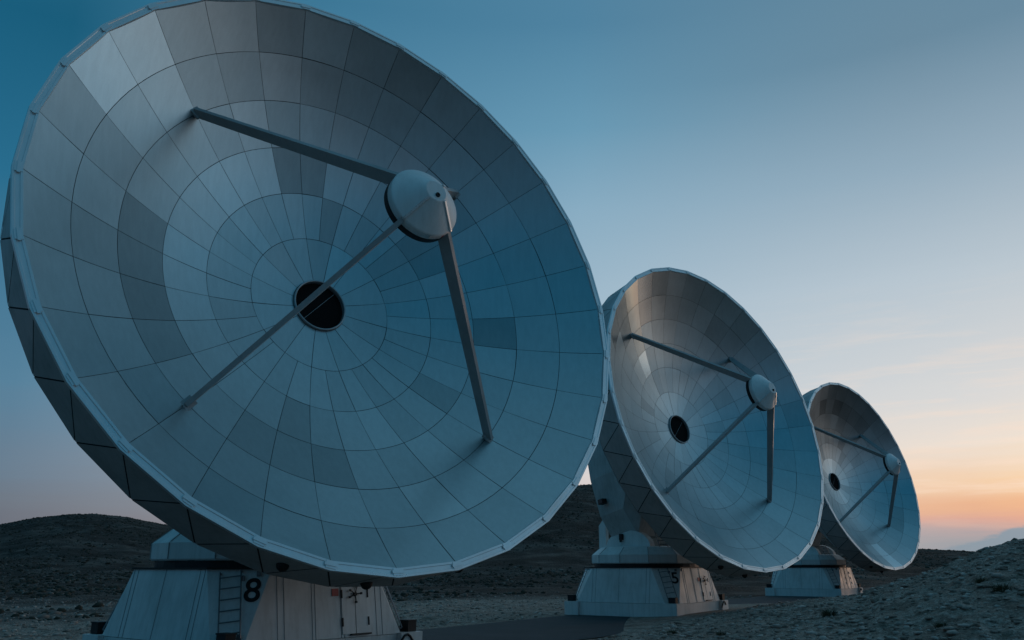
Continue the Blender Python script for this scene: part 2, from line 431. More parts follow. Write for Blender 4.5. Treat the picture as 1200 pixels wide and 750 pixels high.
    # ladders on the near and left cut corners
    def ladder(fc, st_, sb_, half, t0=0.06, t1=0.95, n=6):
        f, nn = fc; l = MB(); top_, bot = f(st_, t1, .09), f(sb_, t0, .09)
        d = (top_ - bot) / np.linalg.norm(top_ - bot); sd = np.cross(nn, d)
        for s in (-1, 1):
            l.tube(bot + sd * s * half, top_ + sd * s * half, 0.018, 0, 6)
            l.tube(top_ + sd * s * half, top_ + sd * s * half - nn * .1, 0.02, 0, 6); l.tube(bot + sd * s * half, bot + sd * s * half - nn * .1, 0.02, 0, 6)
        for j in range(n):
            c = bot + (top_ - bot) * (j + .5) / n; l.tube(c - sd * half, c + sd * half, 0.016, 0, 6)
        l.build('ladder', M['steel'], base, O)
    ladder(F1, .38, .56, 0.23); ladder(F7, .5, .5, 0.2); ladder(face(3), .5, .5, .2)
    def pbox(pos, hx, hy, hz, name='battery_box', mat='black'):
        bx = MB(); bx.boxf(W(pos[0], pos[1], pos[2] + hz), a * hx, b * hy, Z * hz)
        bx.boxf(W(pos[0], pos[1], pos[2] + 2 * hz + .015), a * (hx + .015), b * (hy + .015), Z * .015)
        bx.build(name, M[mat], base, O)
    pbox((-2.72, -2.72, zp + .025), .17, .13, .11); pbox((2.75, -2.75, zp + .025), .17, .13, .13); pbox((-2.75, 2.75, zp + .025), .15, .15, .13)
    f, n2 = F2
    ub = (f(1, .3) - f(0, .3)); ub /= np.linalg.norm(ub); vb = np.cross(n2, ub); vb = vb if vb[2] > 0 else -vb
    if spec['door']:
        for s0, s1 in ((.605, .705), (.713, .81)):
            dr = MB(); c = f((s0 + s1) / 2, .42, .015); wd = np.linalg.norm(f(s1, .4) - f(s0, .4)) / 2
            dr.boxf(c, ub * wd, vb * .60, n2 * .014)
            do = dr.build('door', M['white'], root, O)
            for dz in (-.32, .34):
                hg = MB(); hg.boxf(c + ub * (wd * (-1 if s0 < .65 else 1)) + vb * dz + n2 * .02, ub * .018, vb * .10, n2 * .014)
                hg.build('hinge', M['black'], do, O)
        dr = MB(); dr.boxf(f(.71, .035, .04), ub * .32, vb * .018, n2 * .05); dr.build('door_step', M['black'], base, O)
        wh = MB(); c = f(.72, .62, .08)
        wh.tube(c - n2 * .08, c + n2 * .02, .045, 0, 12)
        for ang in (5, 75, 150, 200, 275): 
            e = c + (ub * math.cos(math.radians(ang)) + vb * math.sin(math.radians(ang))) * .19
            wh.tube(c, e, .014, 0, 6); wh.boxf(e, ub * .025, vb * .025, n2 * .02)
        wh.build('hand_wheel', M['black'], base, O)
        sg = MB(); sg.boxf(f(.565, .66, .012), ub * .10, vb * .085, n2 * .010); sg.build('red_plate', M['red'], base, O)
    else:
        for s in (.38, .7):
            for t in (.25, .5, .75):
                v_ = MB(); v_.boxf(f(s, t, .012), ub * .045, vb * .09, n2 * .012); v_.build('vent', M['black'], base, O)
    # hoses and bolts on the right-hand plinth block
    hz = MB()
    pts = [W(-3.04, 2.15 + .10 * j, zp - .3 + .28 * math.sin(j * .55)) for j in range(6)]
    for p, q in zip(pts[:-1], pts[1:]): hz.tube(p, q, .03, 0, 8)
    hz.build('hose', M['black'], base, O)
    for (fi, s, t) in ((1, .83, .93), (1, .80, .10), (2, .04, .95), (1, .58, .87)):
        ff, nn = face(fi); kb = MB(); kb.boxf(ff(s, t, .03), np.cross(nn, Z) * .05, Z * .05, nn * .035); kb.build('bracket', M['steel'], base, O)
    # painted number
    if spec['number']:
        cu = bpy.data.curves.new('number', 'FONT'); cu.body = spec['number']; cu.size = 0.78; cu.offset = 0.008; cu.extrude = 0.003
        cu.align_x = 'CENTER'; cu.align_y = 'CENTER'
        tmp = bpy.data.objects.new('number_curve', cu); COL.objects.link(tmp)
        dg = bpy.context.evaluated_depsgraph_get(); dg.update()
        me = bpy.data.meshes.new_from_object(tmp.evaluated_get(dg)); bpy.data.objects.remove(tmp)
        ff, nn = F1; c = ff(.80, .70, .012)
        # right-hand direction along the face seen from outside
        ux = np.cross(Z, nn); ux /= np.linalg.norm(ux); uy = np.cross(nn, ux)
        n_ = len(me.vertices); co = np.empty(n_ * 3); me.vertices.foreach_get('co', co); co = co.reshape(-1, 3)
        w3 = c + co[:, :1] * ux * 1.0 + co[:, 1:2] * uy + co[:, 2:3] * nn - np.array(O)
        me.vertices.foreach_set('co', w3.ravel()); me.materials.clear(); me.materials.append(M['black']); me.update()
        ob = bpy.data.objects.new('number', me); COL.objects.link(ob); ob.parent = base
        ob['label'] = 'black painted number ' + spec['number']
    return root

# tones: (ring, sector) with ring 0 the innermost; sector k lies between seam k and k+1 (clockwise from upper left)
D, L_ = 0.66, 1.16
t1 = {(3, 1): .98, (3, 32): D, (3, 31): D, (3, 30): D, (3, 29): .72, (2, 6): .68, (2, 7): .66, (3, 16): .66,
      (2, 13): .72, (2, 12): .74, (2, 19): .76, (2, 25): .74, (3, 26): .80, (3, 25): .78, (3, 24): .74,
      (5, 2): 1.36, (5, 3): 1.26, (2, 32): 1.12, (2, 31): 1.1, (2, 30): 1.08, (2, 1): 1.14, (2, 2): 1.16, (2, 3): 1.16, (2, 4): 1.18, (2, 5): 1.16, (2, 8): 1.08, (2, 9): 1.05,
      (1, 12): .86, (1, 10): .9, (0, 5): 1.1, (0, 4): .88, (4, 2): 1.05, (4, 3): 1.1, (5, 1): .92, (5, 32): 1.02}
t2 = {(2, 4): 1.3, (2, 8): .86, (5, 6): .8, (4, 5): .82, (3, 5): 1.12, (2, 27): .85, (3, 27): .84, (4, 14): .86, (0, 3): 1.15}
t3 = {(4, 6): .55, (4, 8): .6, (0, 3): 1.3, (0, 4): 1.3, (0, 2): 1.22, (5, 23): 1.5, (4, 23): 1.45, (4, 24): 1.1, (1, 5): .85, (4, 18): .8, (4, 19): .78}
telescope(dict(vertex=(-5.099, 21.547, 6.606), az=141.94, el=13.09, base=(-6.60, 23.38), yaw=38.5, seed=3, number='8', door=True,
               tones=t1, ringtone=[1.0, .97, 1.0, 1.0, .97, .95],
               label='nearest and largest radio telescope, black 8 painted on its base'))
telescope(dict(vertex=(8.372, 42.678, 6.615), az=140.82, el=12.54, base=(6.81, 45.10), yaw=35.8, seed=5, number='5', door=True,
               gloss={(5, 3): .22, (5, 4): .2, (4, 3): .2, (4, 4): .24, (5, 2): .26, (3, 4): .24, (4, 5): .27, (5, 5): .28, (2, 4): .25}, tones=t2, ringtone=[1.0, .97, 1.0, 1.0, 1.0, 1.0],
               label='middle radio telescope of the row, black 5 painted on its base'))
telescope(dict(vertex=(26.557, 71.25, 6.712), az=140.26, el=11.14, base=(24.8, 73.35), yaw=36.5, seed=9, number='', door=False, ground=-0.02,
               tones=t3, ringtone=[1.08, .97, 1.0, 1.0, .95, 1.0],
               label='farthest and smallest radio telescope, low beside the stony bank at the end of the row'))

# ------------------------------------------------------------------ terrain
def vnoise(x, y, seed=0):
    xi, yi = np.floor(x).astype(np.int64), np.floor(y).astype(np.int64)
    xf, yf = x - xi, y - yi
    u, v = xf * xf * (3 - 2 * xf), yf * yf * (3 - 2 * yf)
    def h(a, b):
        n = (a * 374761393 + b * 668265263 + seed * 1442695041) & 0xFFFFFFFF
        n = ((n ^ (n >> 13)) * 1274126177) & 0xFFFFFFFF
        return ((n ^ (n >> 16)) & 0xFFFF) / 65535.0
    return (h(xi, yi) * (1 - u) + h(xi + 1, yi) * u) * (1 - v) + (h(xi, yi + 1) * (1 - u) + h(xi + 1, yi + 1) * u) * v
def fbm(x, y, o=4, seed=0, gain=0.5):
    s, a, t = 0, 1.0, 0
    for i in range(o): s = s + a * (vnoise(x * 2 ** i, y * 2 ** i, seed + i) - .5); t += a; a *= gain
    return s / t * 2
def smooth(a, b, x):
    t = np.clip((x - a) / (b - a), 0, 1); return t * t * (3 - 2 * t)
TX, TY = 0.53, 0.848                        # direction of the track; v = distance across it
FPX, PITCH = 999.43, math.radians(16.126)
def px_ratio(px):                           # x/y on the ground of a picture column near the skyline
    return (px - 600) / FPX / (math.cos(PITCH) + (664 - 375) / FPX * -math.sin(PITCH)) * (1.0)
def pr(px, py):
    dx, dz = (px - 600) / FPX, (375 - py) / FPX
    y = math.cos(PITCH) - dz * math.sin(PITCH); z = math.sin(PITCH) + dz * math.cos(PITCH)
    return dx / y, z / y
SKY = [(-700, 628), (-300, 622), (0, 619), (40, 612), (80, 608), (110, 607), (150, 610), (195, 617), (300, 616), (450, 600), (600, 579), (660, 570), (690, 568.5), (740, 572), (800, 585), (860, 606),
       (930, 620), (1000, 633), (1076, 643), (1147, 645.5), (1200, 648), (1400, 652), (1900, 655)]
sk_az = np.array([math.atan(pr(*s)[0]) for s in SKY]); sk_t = np.array([pr(*s)[1] for s in SKY])
BANK = [(640, -2.29), (700, -2.29), (760, -2.20), (850, -1.9), (940, -1.40), (1004, -1.10), (1027, -.80), (1070, -.40), (1109, .0), (1147, .44), (1200, .84), (1300, 1.3), (1500, 2.3), (1900, 2.6)]
bk_x = np.array([pr(p, 660)[0] for p, _ in BANK]); bk_z = np.array([z + 2.29 for _, z in BANK])
def ground_h(X, Y, fine=True):
    r = np.hypot(X, Y); az = np.arctan2(X, Y)
    v = TY * X - TX * Y
    onroad = smooth(-21.6, -20.6, v) * (1 - smooth(-14.2, -13.2, v)) * (1 - smooth(110, 150, r))
    z = np.zeros_like(X)
    # hills
    dist = 330 + 60 * fbm(az * 3, az * 0 + 1.5, 2, 5)
    hz = np.interp(az, sk_az, sk_t - .003) * dist + 2.29
    fr = smooth(0.24, 1.0, r / dist)
    fr = fr ** 1.25
    far = np.where(r > dist, 1 - 0.25 * smooth(1, 4, r / dist), fr)
    z = z + hz * far
    z = z + smooth(70, 260, r) * (1 - smooth(.86, .99, r / dist)) * fbm(X / 38, Y / 38, 4, 31) * 1.3
    z = z + smooth(60, 100, r) * np.minimum(1, r / 240) * (fbm(X / 7, Y / 7, 3, 77) * .45 + .8 * np.abs(fbm(X / 16, Y / 16, 3, 88)) - .15) * (1 - .9 * smooth(.75, .97, r / dist))
    # spoil bank on the right
    ratio = X / np.maximum(Y, 0.5)
    bz = np.interp(ratio, bk_x, bk_z) * (Y > 0.5)
    bf = smooth(12.5, 31, Y) ** 1.0 * (1 - smooth(33, 62, Y))
    b = bz * bf
    z = z + b
    # hollows between track and hills
    if fine:
        off = 1 - onroad
        z = z + off * (0.10 * fbm(X / 2.3, Y / 2.3, 4, 3) + 0.05 * fbm(X / .55, Y / .55, 3, 9, .6)) * smooth(3, 9, r) * (1 - smooth(180, 300, r))
        z = z + off * np.minimum(b, 1) * (0.16 * fbm(X / 1.2, Y / 1.2, 4, 21, .62) + .06 * np.abs(fbm(X / .35, Y / .35, 2, 23)))
        z = z - 0.02 * onroad
    return z
azs = np.unique(np.concatenate([np.radians(np.linspace(-42, 42, 640)), np.radians(np.linspace(42, 318, 150))]))[:-1]
rs = np.concatenate([np.linspace(.4, 10, 24), np.linspace(10.4, 17, 40), np.arange(17.09, 40, .075), np.arange(40.1, 75, .28), np.geomspace(76, 420, 190), np.geomspace(435, 4000, 40)])
AZ, RS = np.meshgrid(azs, rs, indexing='ij')
GX, GY = RS * np.sin(AZ), RS * np.cos(AZ)
GZ = ground_h(GX, GY)
na, nr = AZ.shape
co = np.stack([GX, GY, GZ], -1).reshape(-1, 3)
co = np.vstack([co, [[0, 0, float(GZ[:, 0].mean())]]])
I = np.arange(na)[:, None]; J = np.arange(nr - 1)[None]
i0 = I * nr + J; i1 = ((I + 1) % na) * nr + J
quads = np.stack([i0, i0 + 1, i1 + 1, i1], -1).reshape(-1, 4)
tris = np.stack([np.full(na, na * nr), np.arange(na) * nr, ((np.arange(na) + 1) % na) * nr], -1)
me = bpy.data.meshes.new('ground')
me.vertices.add(len(co)); me.vertices.foreach_set('co', co.ravel())
nl = quads.size + tris.size
me.loops.add(nl); me.loops.foreach_set('vertex_index', np.concatenate([quads.ravel(), tris.ravel()]).astype(np.int32))
me.polygons.add(len(quads) + len(tris))
me.polygons.foreach_set('loop_start', np.concatenate([np.arange(len(quads)) * 4, quads.size + np.arange(len(tris)) * 3]).astype(np.int32))
me.polygons.foreach_set('use_smooth', np.ones(len(quads) + len(tris), bool))
me.update(); me.validate()

def ground_mat():
    m, nt, b = new_mat('stony_ground')
    ge = N(nt, 'ShaderNodeNewGeometry')
    pos = ge.outputs['Position']
    big = N(nt, 'ShaderNodeTexNoise', Scale=0.05, Detail=6.0, Roughness=.6); nt.links.new(pos, big.inputs['Vector'])
    med = N(nt, 'ShaderNodeTexNoise', Scale=0.6, Detail=8.0, Roughness=.68); nt.links.new(pos, med.inputs['Vector'])
    fin = N(nt, 'ShaderNodeTexNoise', Scale=5.0, Detail=6.0, Roughness=.7); nt.links.new(pos, fin.inputs['Vector'])
    vor = N(nt, 'ShaderNodeTexVoronoi', Scale=5.5); nt.links.new(pos, vor.inputs['Vector'])
    stone = ramp(nt, [(.38, (.11, .076, .058)), (.49, (.33, .235, .19)), (.61, (.72, .57, .49))])
    grit = N(nt, 'ShaderNodeTexNoise', Scale=19.0, Detail=4.0, Roughness=.7); nt.links.new(pos, grit.inputs['Vector'])
    mixv = math_n(nt, 'ADD', math_n(nt, 'ADD', math_n(nt, 'MULTIPLY', med.outputs[0], .42), math_n(nt, 'MULTIPLY', fin.outputs[0], .33)), math_n(nt, 'MULTIPLY', grit.outputs[0], .25))
    nt.links.new(mixv, stone.inputs[0])
    veg = ramp(nt, [(.35, (.018, .024, .015)), (.65, (.055, .06, .038))]); nt.links.new(fin.outputs[0], veg.inputs[0])
    vm = ramp(nt, [(.54, 0.0), (.64, 1.0)]); nt.links.new(med.outputs[0], vm.inputs[0])
    # distance from the yard: darker scree and scrub on the hills
    ln = N(nt, 'ShaderNodeVectorMath'); ln.operation = 'LENGTH'; nt.links.new(pos, ln.inputs[0])
    far = N(nt, 'ShaderNodeMapRange'); far.inputs[1].default_value = 64; far.inputs[2].default_value = 78; far.clamp = True
    nt.links.new(ln.outputs['Value'], far.inputs[0])
    dt = N(nt, 'ShaderNodeVectorMath'); dt.operation = 'DOT_PRODUCT'; nt.links.new(pos, dt.inputs[0]); dt.inputs[1].default_value = (TY, -TX, 0)
    vv_ = math_n(nt, 'ADD', dt.outputs['Value'], math_n(nt, 'MULTIPLY', math_n(nt, 'SUBTRACT', med.outputs[0], .5), 9.0))
    f2 = N(nt, 'ShaderNodeMapRange'); f2.inputs[1].default_value = -36; f2.inputs[2].default_value = -40; f2.clamp = True; nt.links.new(vv_, f2.inputs[0])
    far_o = math_n(nt, 'MAXIMUM', far.outputs[0], f2.outputs[0])
    hill = ramp(nt, [(.38, (.034, .024, .019)), (.5, (.11, .082, .068)), (.60, (.26, .21, .18))]); 
    hm = N(nt, 'ShaderNodeMapping'); hm.inputs['Scale'].default_value = (1, 1, 2.0); nt.links.new(pos, hm.inputs[0]); hn = N(nt, 'ShaderNodeTexNoise', Scale=.16, Detail=9.0, Roughness=.66); nt.links.new(hm.outputs[0], hn.inputs['Vector']); hv = math_n(nt, 'ADD', math_n(nt, 'MULTIPLY', big.outputs[0], .35), math_n(nt, 'MULTIPLY', hn.outputs[0], .65)); nt.links.new(hv, hill.inputs[0])
    c = mixc(nt, math_n(nt, 'MULTIPLY', vm.outputs[0], .8), stone.outputs[0], veg.outputs[0])
    c = mixc(nt, math_n(nt, 'MULTIPLY', far_o, .9), c, hill.outputs[0])
    nt.links.new(c, b.inputs['Base Color'])
    b.inputs['Roughness'].default_value = .95; b.inputs['Specular IOR Level'].default_value = .15
    hh = math_n(nt, 'ADD', math_n(nt, 'ADD', fin.outputs[0], math_n(nt, 'MULTIPLY', grit.outputs[0], .45)), math_n(nt, 'MULTIPLY', vor.outputs['Distance'], .5))
    bp = N(nt, 'ShaderNodeBump', Strength=.9, Distance=.12); nt.links.new(math_n(nt, 'ADD', .14, math_n(nt, 'MULTIPLY', far.outputs[0], 1.6)), bp.inputs['Distance']); hh = math_n(nt, 'ADD', hh, math_n(nt, 'MULTIPLY', med.outputs[0], 2.0)); nt.links.new(hh, bp.inputs['Height']); nt.links.new(bp.outputs[0], b.inputs['Normal'])
    return m
me.materials.append(ground_mat())
g = bpy.data.objects.new('ground', me); COL.objects.link(g); g['kind'] = 'structure'

# asphalt track bed under the row
def road_mat():
    m, nt, b = new_mat('old_asphalt')
    ge = N(nt, 'ShaderNodeNewGeometry'); pos = ge.outputs['Position']
    n1 = N(nt, 'ShaderNodeTexNoise', Scale=.5, Detail=7.0, Roughness=.65); nt.links.new(pos, n1.inputs['Vector'])
    n2 = N(nt, 'ShaderNodeTexNoise', Scale=22.0, Detail=3.0); nt.links.new(pos, n2.inputs['Vector'])
    r = ramp(nt, [(.35, (.014, .016, .019)), (.55, (.023, .025, .029)), (.72, (.045, .047, .050))])
    nt.links.new(math_n(nt, 'ADD', math_n(nt, 'MULTIPLY', n1.outputs[0], .75), math_n(nt, 'MULTIPLY', n2.outputs[0], .25)), r.inputs[0])
    nt.links.new(r.outputs[0], b.inputs['Base Color']); b.inputs['Roughness'].default_value = .9
    bp = N(nt, 'ShaderNodeBump', Strength=.4, Distance=.02); nt.links.new(n2.outputs[0], bp.inputs['Height']); nt.links.new(bp.outputs[0], b.inputs['Normal'])
    return m
rd = MB(); us = np.linspace(-14, 118, 90); vs_ = np.linspace(-20.9, -13.7, 14)
vv = []
for u in us:
    for j, v in enumerate(vs_):
        if j in (0, len(vs_) - 1): v = v + .22 * float(fbm(np.array([u / 2.5]), np.array([v]), 3, 50)[0])
        # u along the track, v across it; foot of the perpendicular from the camera is the origin
        x, y = TX * u + TY * v, TY * u - TX * v
        vv.append((x, y, .022))
nv = len(vs_)
rd.add(vv, [[i * nv + j, (i + 1) * nv + j, (i + 1) * nv + j + 1, i * nv + j + 1] for i in range(len(us) - 1) for j in range(nv - 1)], 0)
ro = rd.build('road', road_mat(), None); ro['kind'] = 'structure'

# ------------------------------------------------------------------ stones (uncountable) and tufts
ico_v = []; t_ = (1 + 5 ** .5) / 2
for s1 in (-1, 1):
    for s2 in (-1, 1): ico_v += [(s1, s2 * t_, 0), (0, s1, s2 * t_), (s2 * t_, 0, s1)]
ico_v = np.array(ico_v) / math.hypot(1, t_)
from itertools import combinations
ico_f = []
el_ = min(np.linalg.norm(ico_v[a] - ico_v[b]) for a, b in combinations(range(12), 2)) * 1.05
for a, b_, c in combinations(range(12), 3):
    if max(np.linalg.norm(ico_v[a] - ico_v[b_]), np.linalg.norm(ico_v[b_] - ico_v[c]), np.linalg.norm(ico_v[a] - ico_v[c])) < el_:
        if np.cross(ico_v[b_] - ico_v[a], ico_v[c] - ico_v[a]) @ ico_v[a] < 0: b_, c = c, b_
        ico_f.append((a, b_, c))
ico_f = np.array(ico_f)
def scatter(n, sampler, smin, smax, name, mat, power=3.8, tall=1.0):
    X, Y = sampler(n); n = len(X)
    s = smin * (smax / smin) ** (RNG.random(n) ** power)
    Z0 = ground_h(X, Y)
    th = RNG.random(n) * 2 * PI
    shp = 1 + RNG.normal(0, .22, (n, 12, 1))
    v = ico_v[None] * shp
    sc = np.stack([s * RNG.uniform(.8, 1.5, n), s * RNG.uniform(.7, 1.1, n), s * RNG.uniform(.3, .65, n) * tall], -1)[:, None]
    v = v * sc
    c, sn = np.cos(th)[:, None], np.sin(th)[:, None]
    v = np.stack([v[..., 0] * c - v[..., 1] * sn, v[..., 0] * sn + v[..., 1] * c, v[..., 2]], -1)
    v = v + np.stack([X, Y, Z0 + s * .12], -1)[:, None]
    f = (ico_f[None] + (np.arange(n) * 12)[:, None, None]).reshape(-1, 3)
    me = bpy.data.meshes.new(name); me.vertices.add(n * 12); me.vertices.foreach_set('co', v.ravel())
    me.loops.add(f.size); me.loops.foreach_set('vertex_index', f.ravel().astype(np.int32)); me.polygons.add(len(f))
    me.polygons.foreach_set('loop_start', (np.arange(len(f)) * 3).astype(np.int32)); me.update(); me.validate()
    me.materials.append(mat)
    o = bpy.data.objects.new(name, me); COL.objects.link(o); o['kind'] = 'stuff'; return o
def stone_mat():
    m, nt, b = new_mat('limestone')
    ge = N(nt, 'ShaderNodeNewGeometry')
    n1 = N(nt, 'ShaderNodeTexNoise', Scale=9.0, Detail=5.0); nt.links.new(ge.outputs['Position'], n1.inputs['Vector'])
    r0 = ramp(nt, [(0, (.20, .145, .115)), (.5, (.38, .28, .235)), (1, (.60, .47, .41))]); nt.links.new(ge.outputs['Random Per Island'], r0.inputs[0])
    r1 = ramp(nt, [(.35, .7), (.65, 1.1)]); nt.links.new(n1.outputs[0], r1.inputs[0])
    nt.links.new(mixc(nt, 1.0, r0.outputs[0], r1.outputs[0], 'MULTIPLY'), b.inputs['Base Color'])
    b.inputs['Roughness'].default_value = .9; b.inputs['Specular IOR Level'].default_value = .2
    return m
SM = stone_mat()
def samp_bank(n):
    Y = RNG.uniform(15, 46, n * 3); rt = RNG.uniform(.02, .78, n * 3); X = Y * rt
    v = TY * X - TX * Y
    k = (v > -13.3); return X[k][:n], Y[k][:n]
def samp_gravel(n):
    r = RNG.uniform(16, 74, n * 4); az = RNG.uniform(-.62, .62, n * 4); X, Y = r * np.sin(az), r * np.cos(az)
    v = TY * X - TX * Y; k = (v < -21.4) | ((v > -13.0) & (Y > 40))
    for bx, by in ((-6.6, 23.4), (6.8, 45.1), (24.8, 73.3)): k &= np.hypot(X - bx, Y - by) > 4.3
    return X[k][:n], Y[k][:n]
o = scatter(26000, samp_bank, .012, .13, 'bank_stones', SM); o['label'] = 'pale stones strewn over the bank'; o['category'] = 'stones'
o = scatter(20000, samp_gravel, .02, .13, 'gravel_stones', SM); o['label'] = 'loose grey stones beyond the road'; o['category'] = 'stones'

def samp_hill(n):
    r = 30 + 342 * RNG.random(n * 3) ** 0.85; az = RNG.uniform(-.62, .52, n * 3); X, Y = r * np.sin(az), r * np.cos(az)
    k = (fbm(X / 30, Y / 30, 3, 61) + .5 * fbm(X / 9, Y / 9, 2, 62) > RNG.uniform(-.5, .35, n * 3)) & ((TY * X - TX * Y < -39) | (r > 130)) & ((r > 72) | (RNG.random(n * 3) < .55))
    return X[k][:n], Y[k][:n]
SCRUB = plain('dark_scrub', (.060, .052, .040), .95, 0, .3, 1.0, .1)
HROCK = plain('hill_rock', (.19, .16, .14), .95, 0, .3, 1.0, .1)
o = scatter(30000, samp_hill, .08, .34, 'hill_scrub', SCRUB, 2.0, 1.3); o['label'] = 'low dark scrub dotted over the far hills'; o['category'] = 'scrub'
o = scatter(16000, samp_hill, .06, .30, 'hill_rocks', HROCK, 2.8, 1.2); o['label'] = 'pale rocks scattered over the far hillsides'; o['category'] = 'rocks'

GRASS = plain('dry_grass', (.075, .075, .045), .9, 0, .3, 20, .1)
def tuft(x, y, size, seed, label):
    rn = random.Random(seed); tb = MB(); z = float(ground_h(np.array([x]), np.array([y]))[0])
    for i in range(150):
        t = rn.random() * 2 * PI; rr = size * .55 * math.sqrt(rn.random()); lean = rn.uniform(.1, .8)
        p = np.array([rr * math.cos(t), rr * math.sin(t), -.03]); hgt = size * rn.uniform(.35, .8)
        d = np.array([math.cos(t) * lean, math.sin(t) * lean, 1.0]); d /= np.linalg.norm(d)
        sd = np.array([-math.sin(t), math.cos(t), 0]) * size * .025
        mid = p + d * hgt * .6; tip = p + d * hgt + np.array([math.cos(t), math.sin(t), -.4]) * hgt * .25
        tb.add([p - sd, p + sd, mid + sd * .7, mid - sd * .7, tip], [[0, 1, 2, 3], [3, 2, 4]])
    o = tb.build('grass_tuft', GRASS, None, outward=False); o.location = (x, y, z)
    o['label'] = label; o['category'] = 'grass tuft'; o['group'] = 'dark grass tufts on the stony bank'
def at_bank(px, py):
    rx, rz = pr(px, py)
    for Y in np.arange(14, 60, .05):
        if float(ground_h(np.array([rx * Y]), np.array([Y]), False)[0]) - H > rz * Y - .02: return rx * Y, Y
    return rx * 30, 30
for i, (px, py, s, lab) in enumerate([
        (972, 724, .55, 'dark grass tuft low on the bank, right of the middle telescope base'),
        (1175, 694, .55, 'dark grass tuft high on the bank near the right edge of the photo'),
        (1150, 684, .4, 'small dark grass tuft just left of the highest one on the bank'),
        (1102, 730, .35, 'small grass tuft low in the stony foreground at the right'),
        (788, 744, .4, 'grass tuft at the foot of the bank, below the middle telescope base'),
        (846, 745, .4, 'grass tuft by the road edge at the bottom, right of the lowest one')]):
    x, y = at_bank(px, py); tuft(x, y, s * .7, 40 + i, lab)

# ------------------------------------------------------------------ sky, sun, camera
SUN_AZ, SUN_EL = math.radians(43), math.radians(1.5)
w = bpy.data.worlds.new('World'); scene.world = w; w.use_nodes = True
nt = w.node_tree; nt.nodes.clear()
out = nt.nodes.new('ShaderNodeOutputWorld'); bg = nt.nodes.new('ShaderNodeBackground'); nt.links.new(bg.outputs[0], out.inputs[0])
sk = nt.nodes.new('ShaderNodeTexSky'); sk.sky_type = 'NISHITA'; sk.sun_disc = False
sk.sun_elevation = SUN_EL; sk.sun_rotation = SUN_AZ; sk.altitude = 2500; sk.air_density = 1.0; sk.dust_density = 1.0; sk.ozone_density = 3.0
# twilight: colour by height above the horizon at several bearings from the set sun, plus the Nishita sky
def lin(c, k=1.0): return tuple(((v / 255) / 12.92 if v <= 10 else (((v / 255) + .055) / 1.055) ** 2.4) * k for v in c)
tc = nt.nodes.new('ShaderNodeTexCoord'); sx = nt.nodes.new('ShaderNodeSeparateXYZ')
nrm = nt.nodes.new('ShaderNodeVectorMath'); nrm.operation = 'NORMALIZE'
nt.links.new(tc.outputs['Generated'], nrm.inputs[0]); nt.links.new(nrm.outputs[0], sx.inputs[0])
X_, Y_, Z_ = sx.outputs
hl = math_n(nt, 'SQRT', math_n(nt, 'MAXIMUM', math_n(nt, 'SUBTRACT', 1.0, math_n(nt, 'MULTIPLY', Z_, Z_)), 1e-4))
cosd = math_n(nt, 'DIVIDE', math_n(nt, 'ADD', math_n(nt, 'MULTIPLY', X_, math.sin(SUN_AZ)), math_n(nt, 'MULTIPLY', Y_, math.cos(SUN_AZ))), hl)
# slow cloud streaks that disturb the bands
azn = nt.nodes.new('ShaderNodeMath'); azn.operation = 'ARCTAN2'; nt.links.new(X_, azn.inputs[0]); nt.links.new(Y_, azn.inputs[1])
cv = nt.nodes.new('ShaderNodeCombineXYZ'); nt.links.new(math_n(nt, 'MULTIPLY', azn.outputs[0], 3.0), cv.inputs[0]); nt.links.new(math_n(nt, 'MULTIPLY', Z_, 42.0), cv.inputs[1])
cn = N(nt, 'ShaderNodeTexNoise', Scale=1.0, Detail=5.0, Roughness=.55); nt.links.new(cv.outputs[0], cn.inputs['Vector'])
wob = math_n(nt, 'MULTIPLY', math_n(nt, 'MULTIPLY', math_n(nt, 'SUBTRACT', cn.outputs[0], .5), .044), math_n(nt, 'MAXIMUM', math_n(nt, 'SUBTRACT', 1.0, math_n(nt, 'MULTIPLY', Z_, 2.2)), .12))
el_ = math_n(nt, 'MAXIMUM', math_n(nt, 'ADD', Z_, wob), 0.0)
top = [(.514, (105, 137, 157)), (.65, (92, 132, 155)), (1, (84, 130, 154))]
